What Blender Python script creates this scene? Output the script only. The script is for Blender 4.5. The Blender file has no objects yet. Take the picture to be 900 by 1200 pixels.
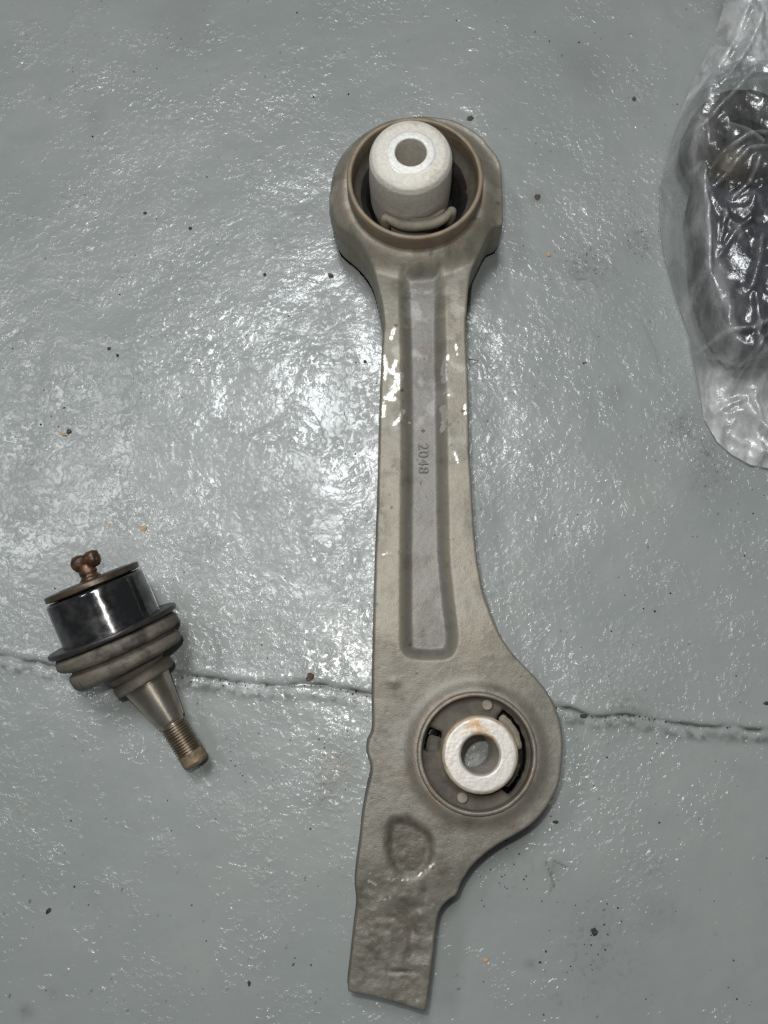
import bpy, bmesh, math, random
import numpy as np
from mathutils import Vector, Matrix

# ------------------------------------------------------------------ camera, light, exposure
sc = bpy.context.scene
COL = sc.collection
H = 0.39            # lens height above the floor (m)
FPX = 1000.0        # focal length in pixels of the 900 x 1200 frame
TILT = math.radians(12.0)
S = 0.00039         # metres of floor per pixel, near the middle
CT, ST = math.cos(TILT), math.sin(TILT)

cam = bpy.data.cameras.new("camera")
cam.angle = 2 * math.atan(600 / FPX)
cam.clip_start, cam.clip_end = 0.01, 50
cam_o = bpy.data.objects.new("camera", cam)
cam_o.location = (0, 0, H)
cam_o.rotation_euler = (TILT, 0, 0)
COL.objects.link(cam_o)
sc.camera = cam_o

def P(px, py, z=0.0):
    """where a point seen at pixel (px, py) of the photo stands if it is z above the floor"""
    a, b = (px - 450) / FPX, (600 - py) / FPX
    dy, dz = b * CT + ST, b * ST - CT
    t = (H - z) / -dz
    return Vector((a * t, dy * t, z))
def KX(px, py, z):
    """metres across one pixel there"""
    a, b = 0, (600 - py) / FPX
    return (H - z) / (CT - b * ST) / FPX
def PROJ(X, Y, z=0.0):
    """the pixel at which a point is seen"""
    q = Y * ST - (z - H) * CT
    return 450 + FPX * X / q, 600 - FPX * (Y * CT + (z - H) * ST) / q
def YP(py, z=.03): return P(450, py, z).y

w = bpy.data.worlds.new("World")
sc.world = w
w.use_nodes = True
w.node_tree.nodes["Background"].inputs[0].default_value = (0.92, 0.97, 1.0, 1)
w.node_tree.nodes["Background"].inputs[1].default_value = 0.085

TORCH, CEIL = 0.52, 25.0
def area(name, loc, size, power, color, rot=(0, 0, 0), shape='DISK', sy=None):
    l = bpy.data.lights.new(name, 'AREA')
    l.shape, l.size, l.energy, l.color = shape, size, power, color
    if sy: l.size_y = sy
    o = bpy.data.objects.new(name, l)
    o.location, o.rotation_euler = loc, rot
    COL.objects.link(o)
    return o

area("phone_torch", (-0.018, 0.028 * CT, H + 0.003 + .028 * ST), 0.009, TORCH, (1.0, 0.985, 0.95), (TILT, 0, 0))
# ceiling panels whose mirror images lie on the floor left of the arm
for u, v, pw in ((400, 500, 1.0), (40, 560, .42)):
    m = P(u, v); up = 2.1
    area("ceiling_panel", (m.x * (1 + up / H), m.y * (1 + up / H), up), .36, CEIL * pw, (0.95, 0.975, 1.0), (-.25, 0, 0), 'RECTANGLE', 0.60)

sc.view_settings.view_transform = 'Standard'
sc.view_settings.look = 'None'
sc.view_settings.exposure = 0.07
sc.view_settings.gamma = 1.0
sc.cycles.use_denoising = True
sc.cycles.transparent_max_bounces = 16
sc.cycles.max_bounces = 8
sc.cycles.sample_clamp_indirect = 4.0

# ------------------------------------------------------------------ helpers
def PX(pts, z):
    return np.array([[P(x, y, z).x, P(x, y, z).y] for x, y in pts])

_rng = np.random.RandomState(7)
_perm = np.concatenate([_rng.permutation(1024)] * 3)
_ga = _rng.rand(1024) * 2 * np.pi
_gx, _gy = np.cos(_ga), np.sin(_ga)

def perlin(x, y, seed=0):
    x = x + seed * 37.31; y = y + seed * 91.7
    xi, yi = np.floor(x).astype(int), np.floor(y).astype(int)
    xf, yf = x - xi, y - yi
    u = xf**3 * (xf * (xf * 6 - 15) + 10); v = yf**3 * (yf * (yf * 6 - 15) + 10)
    def g(ix, iy, dx, dy):
        h = _perm[_perm[ix & 1023] + (iy & 1023)]
        return _gx[h] * dx + _gy[h] * dy
    a = g(xi, yi, xf, yf); b = g(xi + 1, yi, xf - 1, yf)
    c = g(xi, yi + 1, xf, yf - 1); d = g(xi + 1, yi + 1, xf - 1, yf - 1)
    return (a + u * (b - a) + v * ((c + u * (d - c)) - (a + u * (b - a)))) * 1.5

def fbm(x, y, seed=0, oct=4, gain=0.5):
    s, a = 0, 1
    for i in range(oct):
        s = s + a * perlin(x * 2**i, y * 2**i, seed + i * 3)
        a *= gain
    return s

def sstep(a, b, x):
    t = np.clip((x - a) / (b - a), 0, 1)
    return t * t * (3 - 2 * t)

def seg_dist(X, Y, pts):
    """distance to an open polyline, and the side of it (positive = left of travel)"""
    d = np.full(X.shape, 1e9); side = np.zeros(X.shape)
    for (ax, ay), (bx, by) in zip(pts[:-1], pts[1:]):
        ex, ey = bx - ax, by - ay
        L = ex * ex + ey * ey + 1e-18
        t = np.clip(((X - ax) * ex + (Y - ay) * ey) / L, 0, 1)
        dx, dy = X - ax - t * ex, Y - ay - t * ey
        q = np.hypot(dx, dy)
        m = q < d
        d = np.where(m, q, d)
        side = np.where(m, np.sign(ex * (Y - ay) - ey * (X - ax)), side)
    return d, side

def poly_sdf(X, Y, pts):
    """signed distance to a closed polygon, negative inside"""
    d = np.full(X.shape, 1e9); ins = np.zeros(X.shape, bool)
    n = len(pts)
    for i in range(n):
        (ax, ay), (bx, by) = pts[i], pts[(i + 1) % n]
        ex, ey = bx - ax, by - ay
        t = np.clip(((X - ax) * ex + (Y - ay) * ey) / (ex * ex + ey * ey + 1e-18), 0, 1)
        d = np.minimum(d, np.hypot(X - ax - t * ex, Y - ay - t * ey))
        if ay != by:
            c = (ay > Y) != (by > Y)
            ins ^= c & (X < (bx - ax) * (Y - ay) / (by - ay) + ax)
    return np.where(ins, -d, d)

def smooth_closed(pts, n=6):
    """Catmull-Rom through a closed list of points"""
    pts = np.asarray(pts, float); m = len(pts); out = []
    for i in range(m):
        p0, p1, p2, p3 = pts[i - 1], pts[i], pts[(i + 1) % m], pts[(i + 2) % m]
        for k in range(n):
            t = k / n
            out.append(0.5 * ((2 * p1) + (p2 - p0) * t + (2 * p0 - 5 * p1 + 4 * p2 - p3) * t * t + (3 * p1 - p0 - 3 * p2 + p3) * t**3))
    return np.array(out)

def smooth_open(pts, n=8):
    pts = [np.array(p, float) for p in pts]
    pts = [2 * pts[0] - pts[1]] + pts + [2 * pts[-1] - pts[-2]]
    out = []
    for i in range(1, len(pts) - 2):
        p0, p1, p2, p3 = pts[i - 1:i + 3]
        for k in range(n):
            t = k / n
            out.append(0.5 * ((2 * p1) + (p2 - p0) * t + (2 * p0 - 5 * p1 + 4 * p2 - p3) * t * t + (3 * p1 - p0 - 3 * p2 + p3) * t**3))
    out.append(pts[-2])
    return np.array(out)

def link(name, me, mat, parent=None, smooth=True):
    o = bpy.data.objects.new(name, me)
    COL.objects.link(o)
    if mat: me.materials.append(mat)
    if smooth: me.polygons.foreach_set("use_smooth", [True] * len(me.polygons))
    if parent is not None: o.parent = parent
    return o

def plate(name, sdf, height, bounds, cell, mat, parent=None, walls=None, attrs=None):
    """a solid whose plan is sdf<=0 and whose top is height(x, y, -sdf); walls = [(z, outward offset), ...] down to the underside"""
    x0, y0, x1, y1 = bounds
    xs = np.arange(x0, x1 + cell, cell); ys = np.arange(y0, y1 + cell, cell)
    X, Y = np.meshgrid(xs, ys)
    D = sdf(X, Y)
    ny, nx = X.shape
    ins = D <= 0
    vid = np.full(X.shape, -1)
    vid[ins] = np.arange(ins.sum())
    VX, VY = list(X[ins]), list(Y[ins])
    full = ins[:-1, :-1] & ins[:-1, 1:] & ins[1:, :-1] & ins[1:, 1:]
    j, i = np.nonzero(full)
    faces = np.stack([vid[j, i], vid[j, i + 1], vid[j + 1, i + 1], vid[j + 1, i]], 1).tolist()
    any_ = (ins[:-1, :-1] | ins[:-1, 1:] | ins[1:, :-1] | ins[1:, 1:]) & ~full
    cross = {}
    def cv(a, b):
        key = (min(a, b), max(a, b))
        if key not in cross:
            da, db = D[a], D[b]; t = da / (da - db)
            cross[key] = len(VX)
            VX.append(X[a] + t * (X[b] - X[a])); VY.append(Y[a] + t * (Y[b] - Y[a]))
        return cross[key]
    bedges = []
    for j, i in zip(*np.nonzero(any_)):
        cs = [(j, i), (j, i + 1), (j + 1, i + 1), (j + 1, i)]
        f = []; ex = None; pend = []
        for k in range(4):
            a, b = cs[k], cs[(k + 1) % 4]
            if ins[a]: f.append(int(vid[a]))
            if ins[a] != ins[b]:
                c = cv(a, b); f.append(c)
                pend.append((c, 'out' if ins[a] else 'in'))
        for k in range(len(pend)):
            if pend[k][1] == 'out':
                bedges.append((pend[k][0], pend[(k + 1) % len(pend)][0]))
        f2 = []
        for q in f:
            if q not in f2: f2.append(q)
        if len(f2) >= 3: faces.append(f2)
    VX, VY = np.array(VX), np.array(VY)
    DD = np.minimum(sdf(VX, VY), 0)
    Z = height(VX, VY, -DD)
    verts = np.stack([VX, VY, Z], 1)
    nt = len(verts)
    base = np.arange(nt)
    if walls:
        bv = sorted(cross.values())
        bx, by = VX[bv], VY[bv]
        e = cell * 0.7
        gx = sdf(bx + e, by) - sdf(bx - e, by); gy = sdf(bx, by + e) - sdf(bx, by - e)
        gl = np.hypot(gx, gy) + 1e-12; gx /= gl; gy /= gl
        prev = {v: v for v in bv}
        allv = [verts]; n = nt; src = [base]
        for z, off in walls:
            zz = np.minimum(z, Z[bv] - 1e-5) if z > 0 else np.full(len(bv), z)
            allv.append(np.stack([bx + gx * off, by + gy * off, zz], 1)); src.append(np.array(bv))
            cur = {v: n + k for k, v in enumerate(bv)}; n += len(bv)
            faces += [[b, a, cur_a, cur_b] for a, b, cur_a, cur_b in ((prev[a], prev[b], cur[a], cur[b]) for a, b in bedges)]
            prev = cur
        bot = verts.copy(); bot[:, 2] = walls[-1][0]
        idx = np.arange(nt) + n
        for k, v in enumerate(bv):
            idx[v] = prev[v]
        keep = np.ones(nt, bool); keep[bv] = False
        idx[keep] = n + np.arange(keep.sum())
        allv.append(bot[keep]); src.append(base[keep])
        ntop = [f for f in faces if max(f) < nt]
        faces += [[int(idx[q]) for q in reversed(f)] for f in ntop]
        verts = np.concatenate(allv); src = np.concatenate(src)
    else:
        src = base
    me = bpy.data.meshes.new(name)
    me.from_pydata(verts.tolist(), [], faces)
    me.validate(); me.update()
    o = link(name, me, mat, parent)
    if attrs and len(me.vertices) == len(src):
        for nm, fn in attrs.items():
            at = me.attributes.new(nm, 'FLOAT', 'POINT')
            at.data.foreach_set("value", np.clip(fn(VX, VY), 0, 1)[src].astype(np.float32))
    return o

def lathe(name, prof, mat, parent=None, seg=96, mtx=None, jitter=0.0, seed=0, closed=False, attr=None):
    """prof = [(radius, z), ...] turned round the local z axis; jitter roughens it"""
    rng = np.random.RandomState(seed)
    prof = np.array(prof, float); n = len(prof)
    a = np.linspace(0, 2 * np.pi, seg, endpoint=False)
    R = prof[:, 0][:, None] + 0 * a[None, :]
    Zz = prof[:, 1][:, None] + 0 * a[None, :]
    if jitter:
        pp, aa = np.meshgrid(np.arange(n) * 0.37, a, indexing='ij')
        J = fbm(np.cos(aa) * 3 + pp * 0.6, np.sin(aa) * 3 + pp * 0.9, seed + 5, 4) * jitter
        R = R + J * (prof[:, 0][:, None] > 1e-6); Zz = Zz + J * 0.5
    V = np.stack([R * np.cos(a), R * np.sin(a), Zz], 2).reshape(-1, 3)
    F = []
    rows = range(n) if closed else range(n - 1)
    for i in rows:
        i2 = (i + 1) % n
        for k in range(seg):
            k2 = (k + 1) % seg
            F.append([i * seg + k, i * seg + k2, i2 * seg + k2, i2 * seg + k])
    me = bpy.data.meshes.new(name)
    me.from_pydata(V.tolist(), [], F)
    me.validate()
    bm = bmesh.new(); bm.from_mesh(me)
    bmesh.ops.remove_doubles(bm, verts=bm.verts, dist=1e-7)
    bmesh.ops.recalc_face_normals(bm, faces=bm.faces)
    bm.to_mesh(me); bm.free()
    if mtx is not None: me.transform(mtx)
    return link(name, me, mat, parent)

def rounded(prof, r, n=4):
    """round the corners of an open profile"""
    out = [prof[0]]
    for p0, p1, p2 in zip(prof[:-2], prof[1:-1], prof[2:]):
        a, b, c = (np.array(q, float) for q in (p0, p1, p2))
        l1, l2 = np.linalg.norm(a - b), np.linalg.norm(c - b)
        q = min(r, l1 * 0.45, l2 * 0.45)
        s, e = b + (a - b) / max(l1, 1e-12) * q, b + (c - b) / max(l2, 1e-12) * q
        for k in range(n + 1):
            t = k / n
            out.append(tuple((1 - t)**2 * s + 2 * t * (1 - t) * b + t * t * e))
    out.append(prof[-1])
    return out

def subdiv_prof(prof, step):
    out = []
    for a, b in zip(prof[:-1], prof[1:]):
        a, b = np.array(a), np.array(b)
        k = max(1, int(np.linalg.norm(b - a) / step))
        out += [tuple(a + (b - a) * t / k) for t in range(k)]
    return out + [tuple(prof[-1])]

def tube(name, pts, rad, mat, parent=None, seg=10):
    """a sweep of varying radius along points, ends closed"""
    pts = [Vector(p) for p in pts]; n = len(pts)
    rad = rad if hasattr(rad, '__len__') else [rad] * n
    V, F = [], []
    for i, p in enumerate(pts):
        t = (pts[min(i + 1, n - 1)] - pts[max(i - 1, 0)]).normalized()
        u = t.cross(Vector((0, 0, 1)))
        if u.length < 1e-3: u = t.cross(Vector((1, 0, 0)))
        u.normalize(); v = t.cross(u)
        for k in range(seg):
            a = 2 * math.pi * k / seg
            V.append(p + (u * math.cos(a) + v * math.sin(a)) * rad[i])
    for i in range(n - 1):
        for k in range(seg):
            F.append([i * seg + k, i * seg + (k + 1) % seg, (i + 1) * seg + (k + 1) % seg, (i + 1) * seg + k])
    F.append(list(range(seg))[::-1]); F.append([(n - 1) * seg + k for k in range(seg)])
    me = bpy.data.meshes.new(name); me.from_pydata([tuple(q) for q in V], [], F); me.validate()
    return link(name, me, mat, parent)

def tag(o, label=None, cat=None, group=None, kind=None):
    for k, v in (("label", label), ("category", cat), ("group", group), ("kind", kind)):
        if v: o[k] = v
    return o

def empty(name, loc=(0, 0, 0)):
    o = bpy.data.objects.new(name, None)
    o.empty_display_size = 0.02
    o.location = loc
    COL.objects.link(o)
    return o

# ------------------------------------------------------------------ material kit
class Mat:
    def __init__(self, name):
        self.m = bpy.data.materials.new(name); self.m.use_nodes = True
        self.t = self.m.node_tree; self.n = self.t.nodes
        self.b = self.n["Principled BSDF"]; self.out = self.n["Material Output"]
        self.co = self.n.new("ShaderNodeTexCoord").outputs["Object"]
    def put(self, sock, v):
        if hasattr(v, "is_linked"): self.t.links.new(v, sock)
        elif isinstance(v, (tuple, list)) and len(v) == 3 and sock.type == 'RGBA': sock.default_value = (*v, 1)
        else: sock.default_value = v
    def noise(self, scale, detail=4, rough=0.55, co=None, dist=0.0, out="Fac"):
        n = self.n.new("ShaderNodeTexNoise"); self.put(n.inputs["Vector"], co or self.co)
        n.inputs["Scale"].default_value = scale; n.inputs["Detail"].default_value = detail
        n.inputs["Roughness"].default_value = rough; n.inputs["Distortion"].default_value = dist
        return n.outputs[out]
    def voronoi(self, scale, feature='F1', co=None, out="Distance", rand=1.0):
        n = self.n.new("ShaderNodeTexVoronoi"); n.feature = feature
        self.put(n.inputs["Vector"], co or self.co); n.inputs["Scale"].default_value = scale
        n.inputs["Randomness"].default_value = rand
        return n.outputs[out]
    def attr(self, name):
        n = self.n.new("ShaderNodeAttribute"); n.attribute_name = name
        return n.outputs["Fac"]
    def ramp(self, v, a, b, lo=0.0, hi=1.0, smooth=True):
        n = self.n.new("ShaderNodeMapRange"); n.interpolation_type = 'SMOOTHSTEP' if smooth else 'LINEAR'
        self.put(n.inputs[0], v)
        for k, q in zip((1, 2, 3, 4), (a, b, lo, hi)): n.inputs[k].default_value = q
        return n.outputs[0]
    def math(self, op, a, b=0.0):
        n = self.n.new("ShaderNodeMath"); n.operation = op
        self.put(n.inputs[0], a); self.put(n.inputs[1], b)
        return n.outputs[0]
    def mix(self, f, a, b):
        n = self.n.new("ShaderNodeMix"); n.data_type = 'RGBA'
        self.put(n.inputs[0], f); self.put(n.inputs[6], a); self.put(n.inputs[7], b)
        return n.outputs[2]
    def mapping(self, scale=(1, 1, 1), rot=(0, 0, 0)):
        n = self.n.new("ShaderNodeMapping"); self.put(n.inputs["Vector"], self.co)
        n.inputs["Scale"].default_value = scale; n.inputs["Rotation"].default_value = rot
        return n.outputs[0]
    def bump(self, h, dist, strength=1.0, normal=None):
        n = self.n.new("ShaderNodeBump"); self.put(n.inputs["Height"], h)
        n.inputs["Distance"].default_value = dist; n.inputs["Strength"].default_value = strength
        if normal: self.put(n.inputs["Normal"], normal)
        return n.outputs[0]
    def set(self, **kw):
        for k, v in kw.items():
            self.put(self.b.inputs[{"color": "Base Color", "metal": "Metallic", "rough": "Roughness", "normal": "Normal", "spec": "Specular IOR Level",
                                    "coat": "Coat Weight", "coat_rough": "Coat Roughness", "coat_normal": "Coat Normal"}[k]], v)
        return self

# painted floor
mf = Mat("painted_floor")
n_big = mf.noise(9, 3); n_mid = mf.noise(70, 4); n_fine = mf.noise(900, 3)
c = mf.mix(mf.ramp(n_big, .30, .70), (.240, .259, .247), (.274, .291, .276))
c = mf.mix(mf.ramp(n_mid, .45, .75, 0, .35), c, (.225, .242, .240))
c = mf.mix(mf.ramp(n_fine, .55, .8, 0, .25), c, (.15, .165, .16))
c = mf.mix(mf.attr("stain"), c, (.055, .052, .045))
c = mf.mix(mf.attr("tan"), c, (.22, .16, .09))
lump = mf.noise(350, 2, .45, dist=.6)
lumpy = mf.ramp(lump, .44, .74)
patch = mf.math('ADD', mf.ramp(mf.noise(52, 3, .6, dist=.8), .47, .70, .11, 1.0), mf.ramp(mf.noise(13, 2), .48, .64, .0, .35))
amp = mf.math('MULTIPLY', patch, mf.attr("lumpy"))
hgt = mf.math('MULTIPLY', lumpy, amp)
peel = mf.noise(150, 2, .5)
hgt2 = mf.math('ADD', hgt, mf.math('MULTIPLY', mf.math('MULTIPLY', peel, .8), mf.math('ADD', mf.math('MULTIPLY', amp, .7), .36)))
micro = mf.noise(1700, 2)
nb0 = mf.bump(hgt2, .00010)
nb = mf.bump(hgt2, .00098)
nb = mf.bump(micro, .00002, 1.0, nb)
mf.set(color=c, rough=.42, spec=.32, normal=nb0, coat=mf.math("MULTIPLY", mf.ramp(mf.attr("stain"), 0, .8, 1, .1), mf.ramp(mf.noise(20, 4, .6, dist=.6), .38, .62, .32, .82)), coat_rough=.18, coat_normal=nb)

# dirty cast aluminium
def cast(name, tanc, greyc, darkc):
    m = Mat(name)
    a = m.noise(38, 5, .62); b = m.noise(420, 4, .65); f = m.noise(1700, 3)
    c = m.mix(m.ramp(a, .38, .62, 0, .55), tanc, greyc)
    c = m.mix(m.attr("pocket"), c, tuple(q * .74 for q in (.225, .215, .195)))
    c = m.mix(m.ramp(b, .50, .80, 0, .34), c, darkc)
    c = m.mix(m.ramp(f, .55, .85, 0, .4), c, tuple(q * 1.45 for q in tanc))
    c = m.mix(m.math('MULTIPLY', m.attr("dirt"), m.ramp(b, .25, .6, .6, 1.0)), c, darkc)  # this mask holds grime and the painted light fall-off of the lower end
    pit = m.ramp(m.voronoi(170), .0, .13, 1, 0)
    c = m.mix(m.math('MULTIPLY', pit, m.ramp(a, .5, .7)), c, tuple(q * .35 for q in darkc))
    c = m.mix(m.ramp(m.noise(520, 4, .7), .62, .72, 0, .55), c, tuple(q * 1.55 for q in greyc))
    c = m.mix(m.attr("rust"), c, (.23, .135, .07))
    sh = m.attr("shine")
    c = m.mix(sh, c, (.80, .79, .74))
    h = m.math('ADD', m.math('MULTIPLY', b, .6), m.math('MULTIPLY', f, .4))
    h = m.math('SUBTRACT', h, m.math('MULTIPLY', pit, .5))
    nb = m.bump(h, .00027)
    m.set(color=c, metal=m.math('ADD', m.math('MULTIPLY', sh, .6), .30), rough=m.ramp(sh, 0, 1, .50, .36), normal=nb)
    return m.m
m_cast = cast("dirty_cast_aluminium", (.238, .216, .168), (.208, .197, .164), (.074, .065, .048))

def simple(name, c1, c2, rough=.6, metal=0.0, sc1=200, bump=.0001, c3=None, sc3=60, t3=(.55, .7), bsc=900, spec=.5):
    m = Mat(name)
    a = m.noise(sc1, 5, .6)
    c = m.mix(m.ramp(a, .35, .68), c1, c2)
    if c3: c = m.mix(m.ramp(m.noise(sc3, 5, .65), *t3), c, c3)
    h = m.math('ADD', m.noise(bsc, 4, .6), m.math('MULTIPLY', a, .8))
    m.set(color=c, rough=rough, metal=metal, normal=m.bump(h, bump), spec=spec)
    return m
m_white = simple("oxidised_aluminium", (.66, .63, .56), (.57, .54, .47), .58, .12, 620, .00018, (.47, .39, .26), 110, (.56, .72)).m
m_whiteface = simple("bare_sleeve_rim", (.74, .73, .69), (.64, .62, .57), .5, .2, 500, .00012, (.55, .51, .42), 140, (.60, .75)).m
m_white2 = simple("oxidised_sleeve_face", (.56, .53, .48), (.49, .46, .41), .48, .3, 520, .00008, (.42, .27, .13), 60, (.54, .66)).m
m_ring = simple("rusty_bushing_ring", (.255, .20, .135), (.20, .165, .12), .55, .2, 150, .00018, (.24, .145, .075), 45, (.50, .68)).m
m_ring2 = simple("dusty_bushing_ring", (.205, .185, .15), (.15, .135, .108), .5, .35, 150, .00018, (.20, .115, .06), 35, (.50, .70)).m
m_rub = simple("dusty_rubber", (.095, .082, .062), (.062, .054, .042), .75, 0, 150, .00015, (.05, .044, .036), 60, (.52, .7)).m
m_rub_lt = simple("pale_dusty_rubber", (.25, .22, .17), (.18, .158, .12), .7, 0, 200, .00015).m
m_boot = simple("dusty_boot_rubber", (.150, .133, .104), (.10, .088, .069), .66, 0, 130, .0002, (.042, .037, .031), 55, (.50, .66)).m
m_blackrub = simple("black_rubber", (.014, .014, .014), (.026, .025, .023), .4, 0, 260, .00012, (.12, .108, .088), 90, (.62, .75)).m
m_cap = simple("greasy_cap_steel", (.065, .052, .04), (.12, .092, .062), .42, .6, 160, .0001, (.06, .045, .035), 90).m
m_rust = simple("rusty_grease_fitting", (.055, .04, .032), (.15, .075, .035), .36, .55, 330, .0002, (.30, .145, .06), 190, (.58, .68)).m

mh = Mat("polished_dark_steel")
sm = mh.noise(110, 4, .6)
c = mh.mix(mh.ramp(sm, .4, .7), (.11, .11, .118), (.26, .255, .245))
c = mh.mix(mh.ramp(mh.noise(60, 4), .6, .72, 0, .8), c, (.03, .028, .025))
mh.b.inputs['Anisotropic'].default_value = .85; mh.b.inputs['Anisotropic Rotation'].default_value = .25
tg = mh.n.new('ShaderNodeTangent'); tg.direction_type = 'RADIAL'; tg.axis = 'Z'; mh.t.links.new(tg.outputs[0], mh.b.inputs['Tangent'])
mh.set(color=c, metal=.95, rough=mh.ramp(sm, .35, .7, .14, .26), normal=mh.bump(mh.noise(700, 3), .00002))
m_house = mh.m

ms = Mat("worn_taper_steel")
st = ms.noise(80, 4)
c = ms.mix(ms.ramp(st, .35, .65), (.46, .42, .36), (.30, .265, .215))
ms.b.inputs['Anisotropic'].default_value = .8; ms.b.inputs['Anisotropic Rotation'].default_value = .25
tg = ms.n.new('ShaderNodeTangent'); tg.direction_type = 'RADIAL'; tg.axis = 'Z'; ms.t.links.new(tg.outputs[0], ms.b.inputs['Tangent'])
ms.set(color=c, metal=.9, rough=ms.ramp(st, .3, .7, .30, .44), normal=ms.bump(ms.noise(900, 3), .00004))
m_stud = ms.m
m_thread = simple("oily_thread_steel", (.21, .165, .115), (.13, .10, .07), .36, .8, 240, .00006).m
m_tip = simple("dirty_stud_tip", (.235, .17, .105), (.14, .105, .07), .6, .3, 260, .0002).m

# ------------------------------------------------------------------ floor
CRACK_PX = [(-60, 762), (0, 770), (40, 776), (80, 783), (150, 788), (215, 790), (260, 797), (300, 802), (335, 804), (362, 801), (400, 808), (436, 813),
            (540, 822), (648, 829), (680, 835), (702, 840), (722, 838), (742, 838), (775, 846), (820, 851), (860, 853), (900, 857), (970, 862)]
CRACK = smooth_open([P(x, y).to_2d() for x, y in CRACK_PX], 4)

def make_floor():
    cell = 0.00075
    xs = np.arange(-0.225, 0.2251, cell); ys = np.arange(-0.165, 0.4001, cell)
    X, Y = np.meshgrid(xs, ys); ny, nx = X.shape
    U, V = PROJ(X, Y)                      # photo pixels, for laying out stains
    Z = 0.00055 * fbm(X / .045, Y / .045, 1, 2) + 0.00010 * fbm(X / .011, Y / .011, 4, 2)
    # crack with the paint lifted along its lower side
    wob = 0.0006 * fbm(X / .008, Y / .008, 9, 3)
    d, side = seg_dist(X, Y, CRACK); sd = d * side + wob
    rough = 0.5 + 0.5 * np.clip(fbm(X / .03, Y / .03, 12, 2), -1, 1)
    groove = np.exp(-(sd / .0008)**2)
    ridge = np.exp(-((sd + .0042) / .0022)**2)
    lip = np.exp(-((sd - .0032) / .0018)**2)
    Z += -0.0007 * groove * (.5 + .8 * rough) + ridge * (.0001 + .00025 * rough) + .0003 * lip
    Z += ridge * .00012 * fbm(X / .0035, Y / .0035, 15, 2)
    # blisters in the paint
    rng = np.random.RandomState(3)
    lum = np.full(X.shape, .78) + .5 * np.clip(fbm(X / .06, Y / .06, 20, 2), -.6, .8)
    lum *= 1 - .30 * sstep(300, 60, V) - .38 * sstep(480, 700, U) * sstep(860, 1080, V) - .22 * sstep(900, 1100, V)
    for (u, v, r, a) in [(770, 1030, 26, 1.3), (300, 765, 16, 1.2), (280, 216, 18, 1.3), (350, 250, 26, 1.4), (345, 208, 10, 1.1), (225, 65, 12, 1.1),
                         (310, 75, 22, .8), (385, 10, 12, 1), (92, 28, 10, 1), (695, 220, 12, 1.1), (755, 108, 10, 1.1), (740, 245, 14, 1.1),
                         (385, 930, 36, 1.2), (370, 875, 40, 1.0), (196, 1005, 20, 1.0), (845, 1190, 18, 1.2), (680, 800, 22, 1.2), (270, 1090, 16, .9),
                         (650, 785, 30, 1), (868, 800, 12, 1.2), (650, 410, 18, .8), (760, 365, 12, 1.1), (400, 1180, 18, .9), (118, 165, 9, .9)]:
        lum += a * np.exp(-(((U - u)**2 + (V - v)**2) / r**2))
    lum -= 0.2 * ridge
    # dirt and dark blotches
    st = 1.1 * np.exp(-((sd - .0002) / .00085)**2) * sstep(-.5, .6, fbm(X / .012, Y / .012, 31, 3) + .35 * (U > 600))
    st = np.maximum(st, .65 * ridge * sstep(-.15, .5, fbm(X / .0045, Y / .0045, 33, 3)))
    st = np.maximum(st, .5 * ridge * (U > 640) * sstep(-.5, .6, fbm(X / .006, Y / .006, 35, 3)))
    n2 = fbm(X / .0012, Y / .0012, 43, 2)
    for (u, v, r, a, st_) in [(648, 1018, 10, .55, .5), (700, 1092, 6, .7, .6), (765, 1020, 14, .3, .7), (622, 1130, 7, .6, .5), (655, 1172, 10, .3, .7),
                              (110, 137, 14, .2, .4), (690, 312, 26, .75, .75), (676, 318, 12, .6, .5), (750, 285, 18, .6, .6), (690, 75, 30, .22, .1),
                              (630, 232, 8, .5, .3), (405, 900, 26, .5, .5), (380, 925, 20, .5, .4), (853, 15, 16, .6, .2), (830, 555, 26, .45, .6),  # the spot beside the bag's neck is a plain dark blotch
                              (800, 500, 16, .5, .6), (830, 530, 14, .6, .7), (720, 460, 10, .35, .4), (365, 790, 18, .5, .4), (735, 838, 26, .6, .5),
                              (105, 800, 8, .5, .6), (62, 1165, 10, .2, .6), (30, 1185, 8, .6, .4), (560, 395, 6, .5, .6), (770, 1070, 24, .3, .4), (220, 20, 40, .15, .1),
                              (610, 1020, 40, .22, .5), (700, 1110, 50, .3, .6)]:
        g = np.exp(-(((U - u)**2 + (V - v)**2) / r**2))
        n = fbm(X / .0028, Y / .0028, 41, 3)
        st = np.maximum(st, .85 * a * g * ((1 - st_) + st_ * 1.5 * sstep(.15, .9, n + .5 * n2)))
    st = np.maximum(st, .8 * sstep(.93, 1.1, fbm(X / .0026, Y / .0026, 50, 2)))        # pepper of pits
    # long thin scratches
    for pts, a in [([(752, 375), (768, 410), (775, 445), (785, 470)], .22), ([(780, 490), (800, 508), (815, 515)], .35), ([(640, 1010), (650, 1040)], .7), ([(648, 1008), (664, 1016)], .7),
                   ([(648, 1012), (646, 1045)], .5), ([(820, 515), (835, 540)], .4), ([(480, 1110), (482, 1111)], .1)]:
        q, _ = seg_dist(U, V, pts); st = np.maximum(st, a * np.exp(-(q / 1.1)**2))
    tan = np.zeros_like(X)
    for (u, v, r, a) in [(128, 618, 7, .7), (640, 345, 9, .0), (395, 905, 20, .45), (640, 1012, 6, .3), (28, 952, 5, .8), (400, 895, 12, .5), (760, 843, 10, .3)]:
        tan = np.maximum(tan, a * np.exp(-(((U - u)**2 + (V - v)**2) / r**2)) * sstep(-.2, .4, fbm(X / .003, Y / .003, 60, 2)))
    edge = np.minimum(np.minimum(X + .225, .225 - X), np.minimum(Y + .165, .400 - Y))
    Z *= sstep(0, .02, edge)
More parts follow.
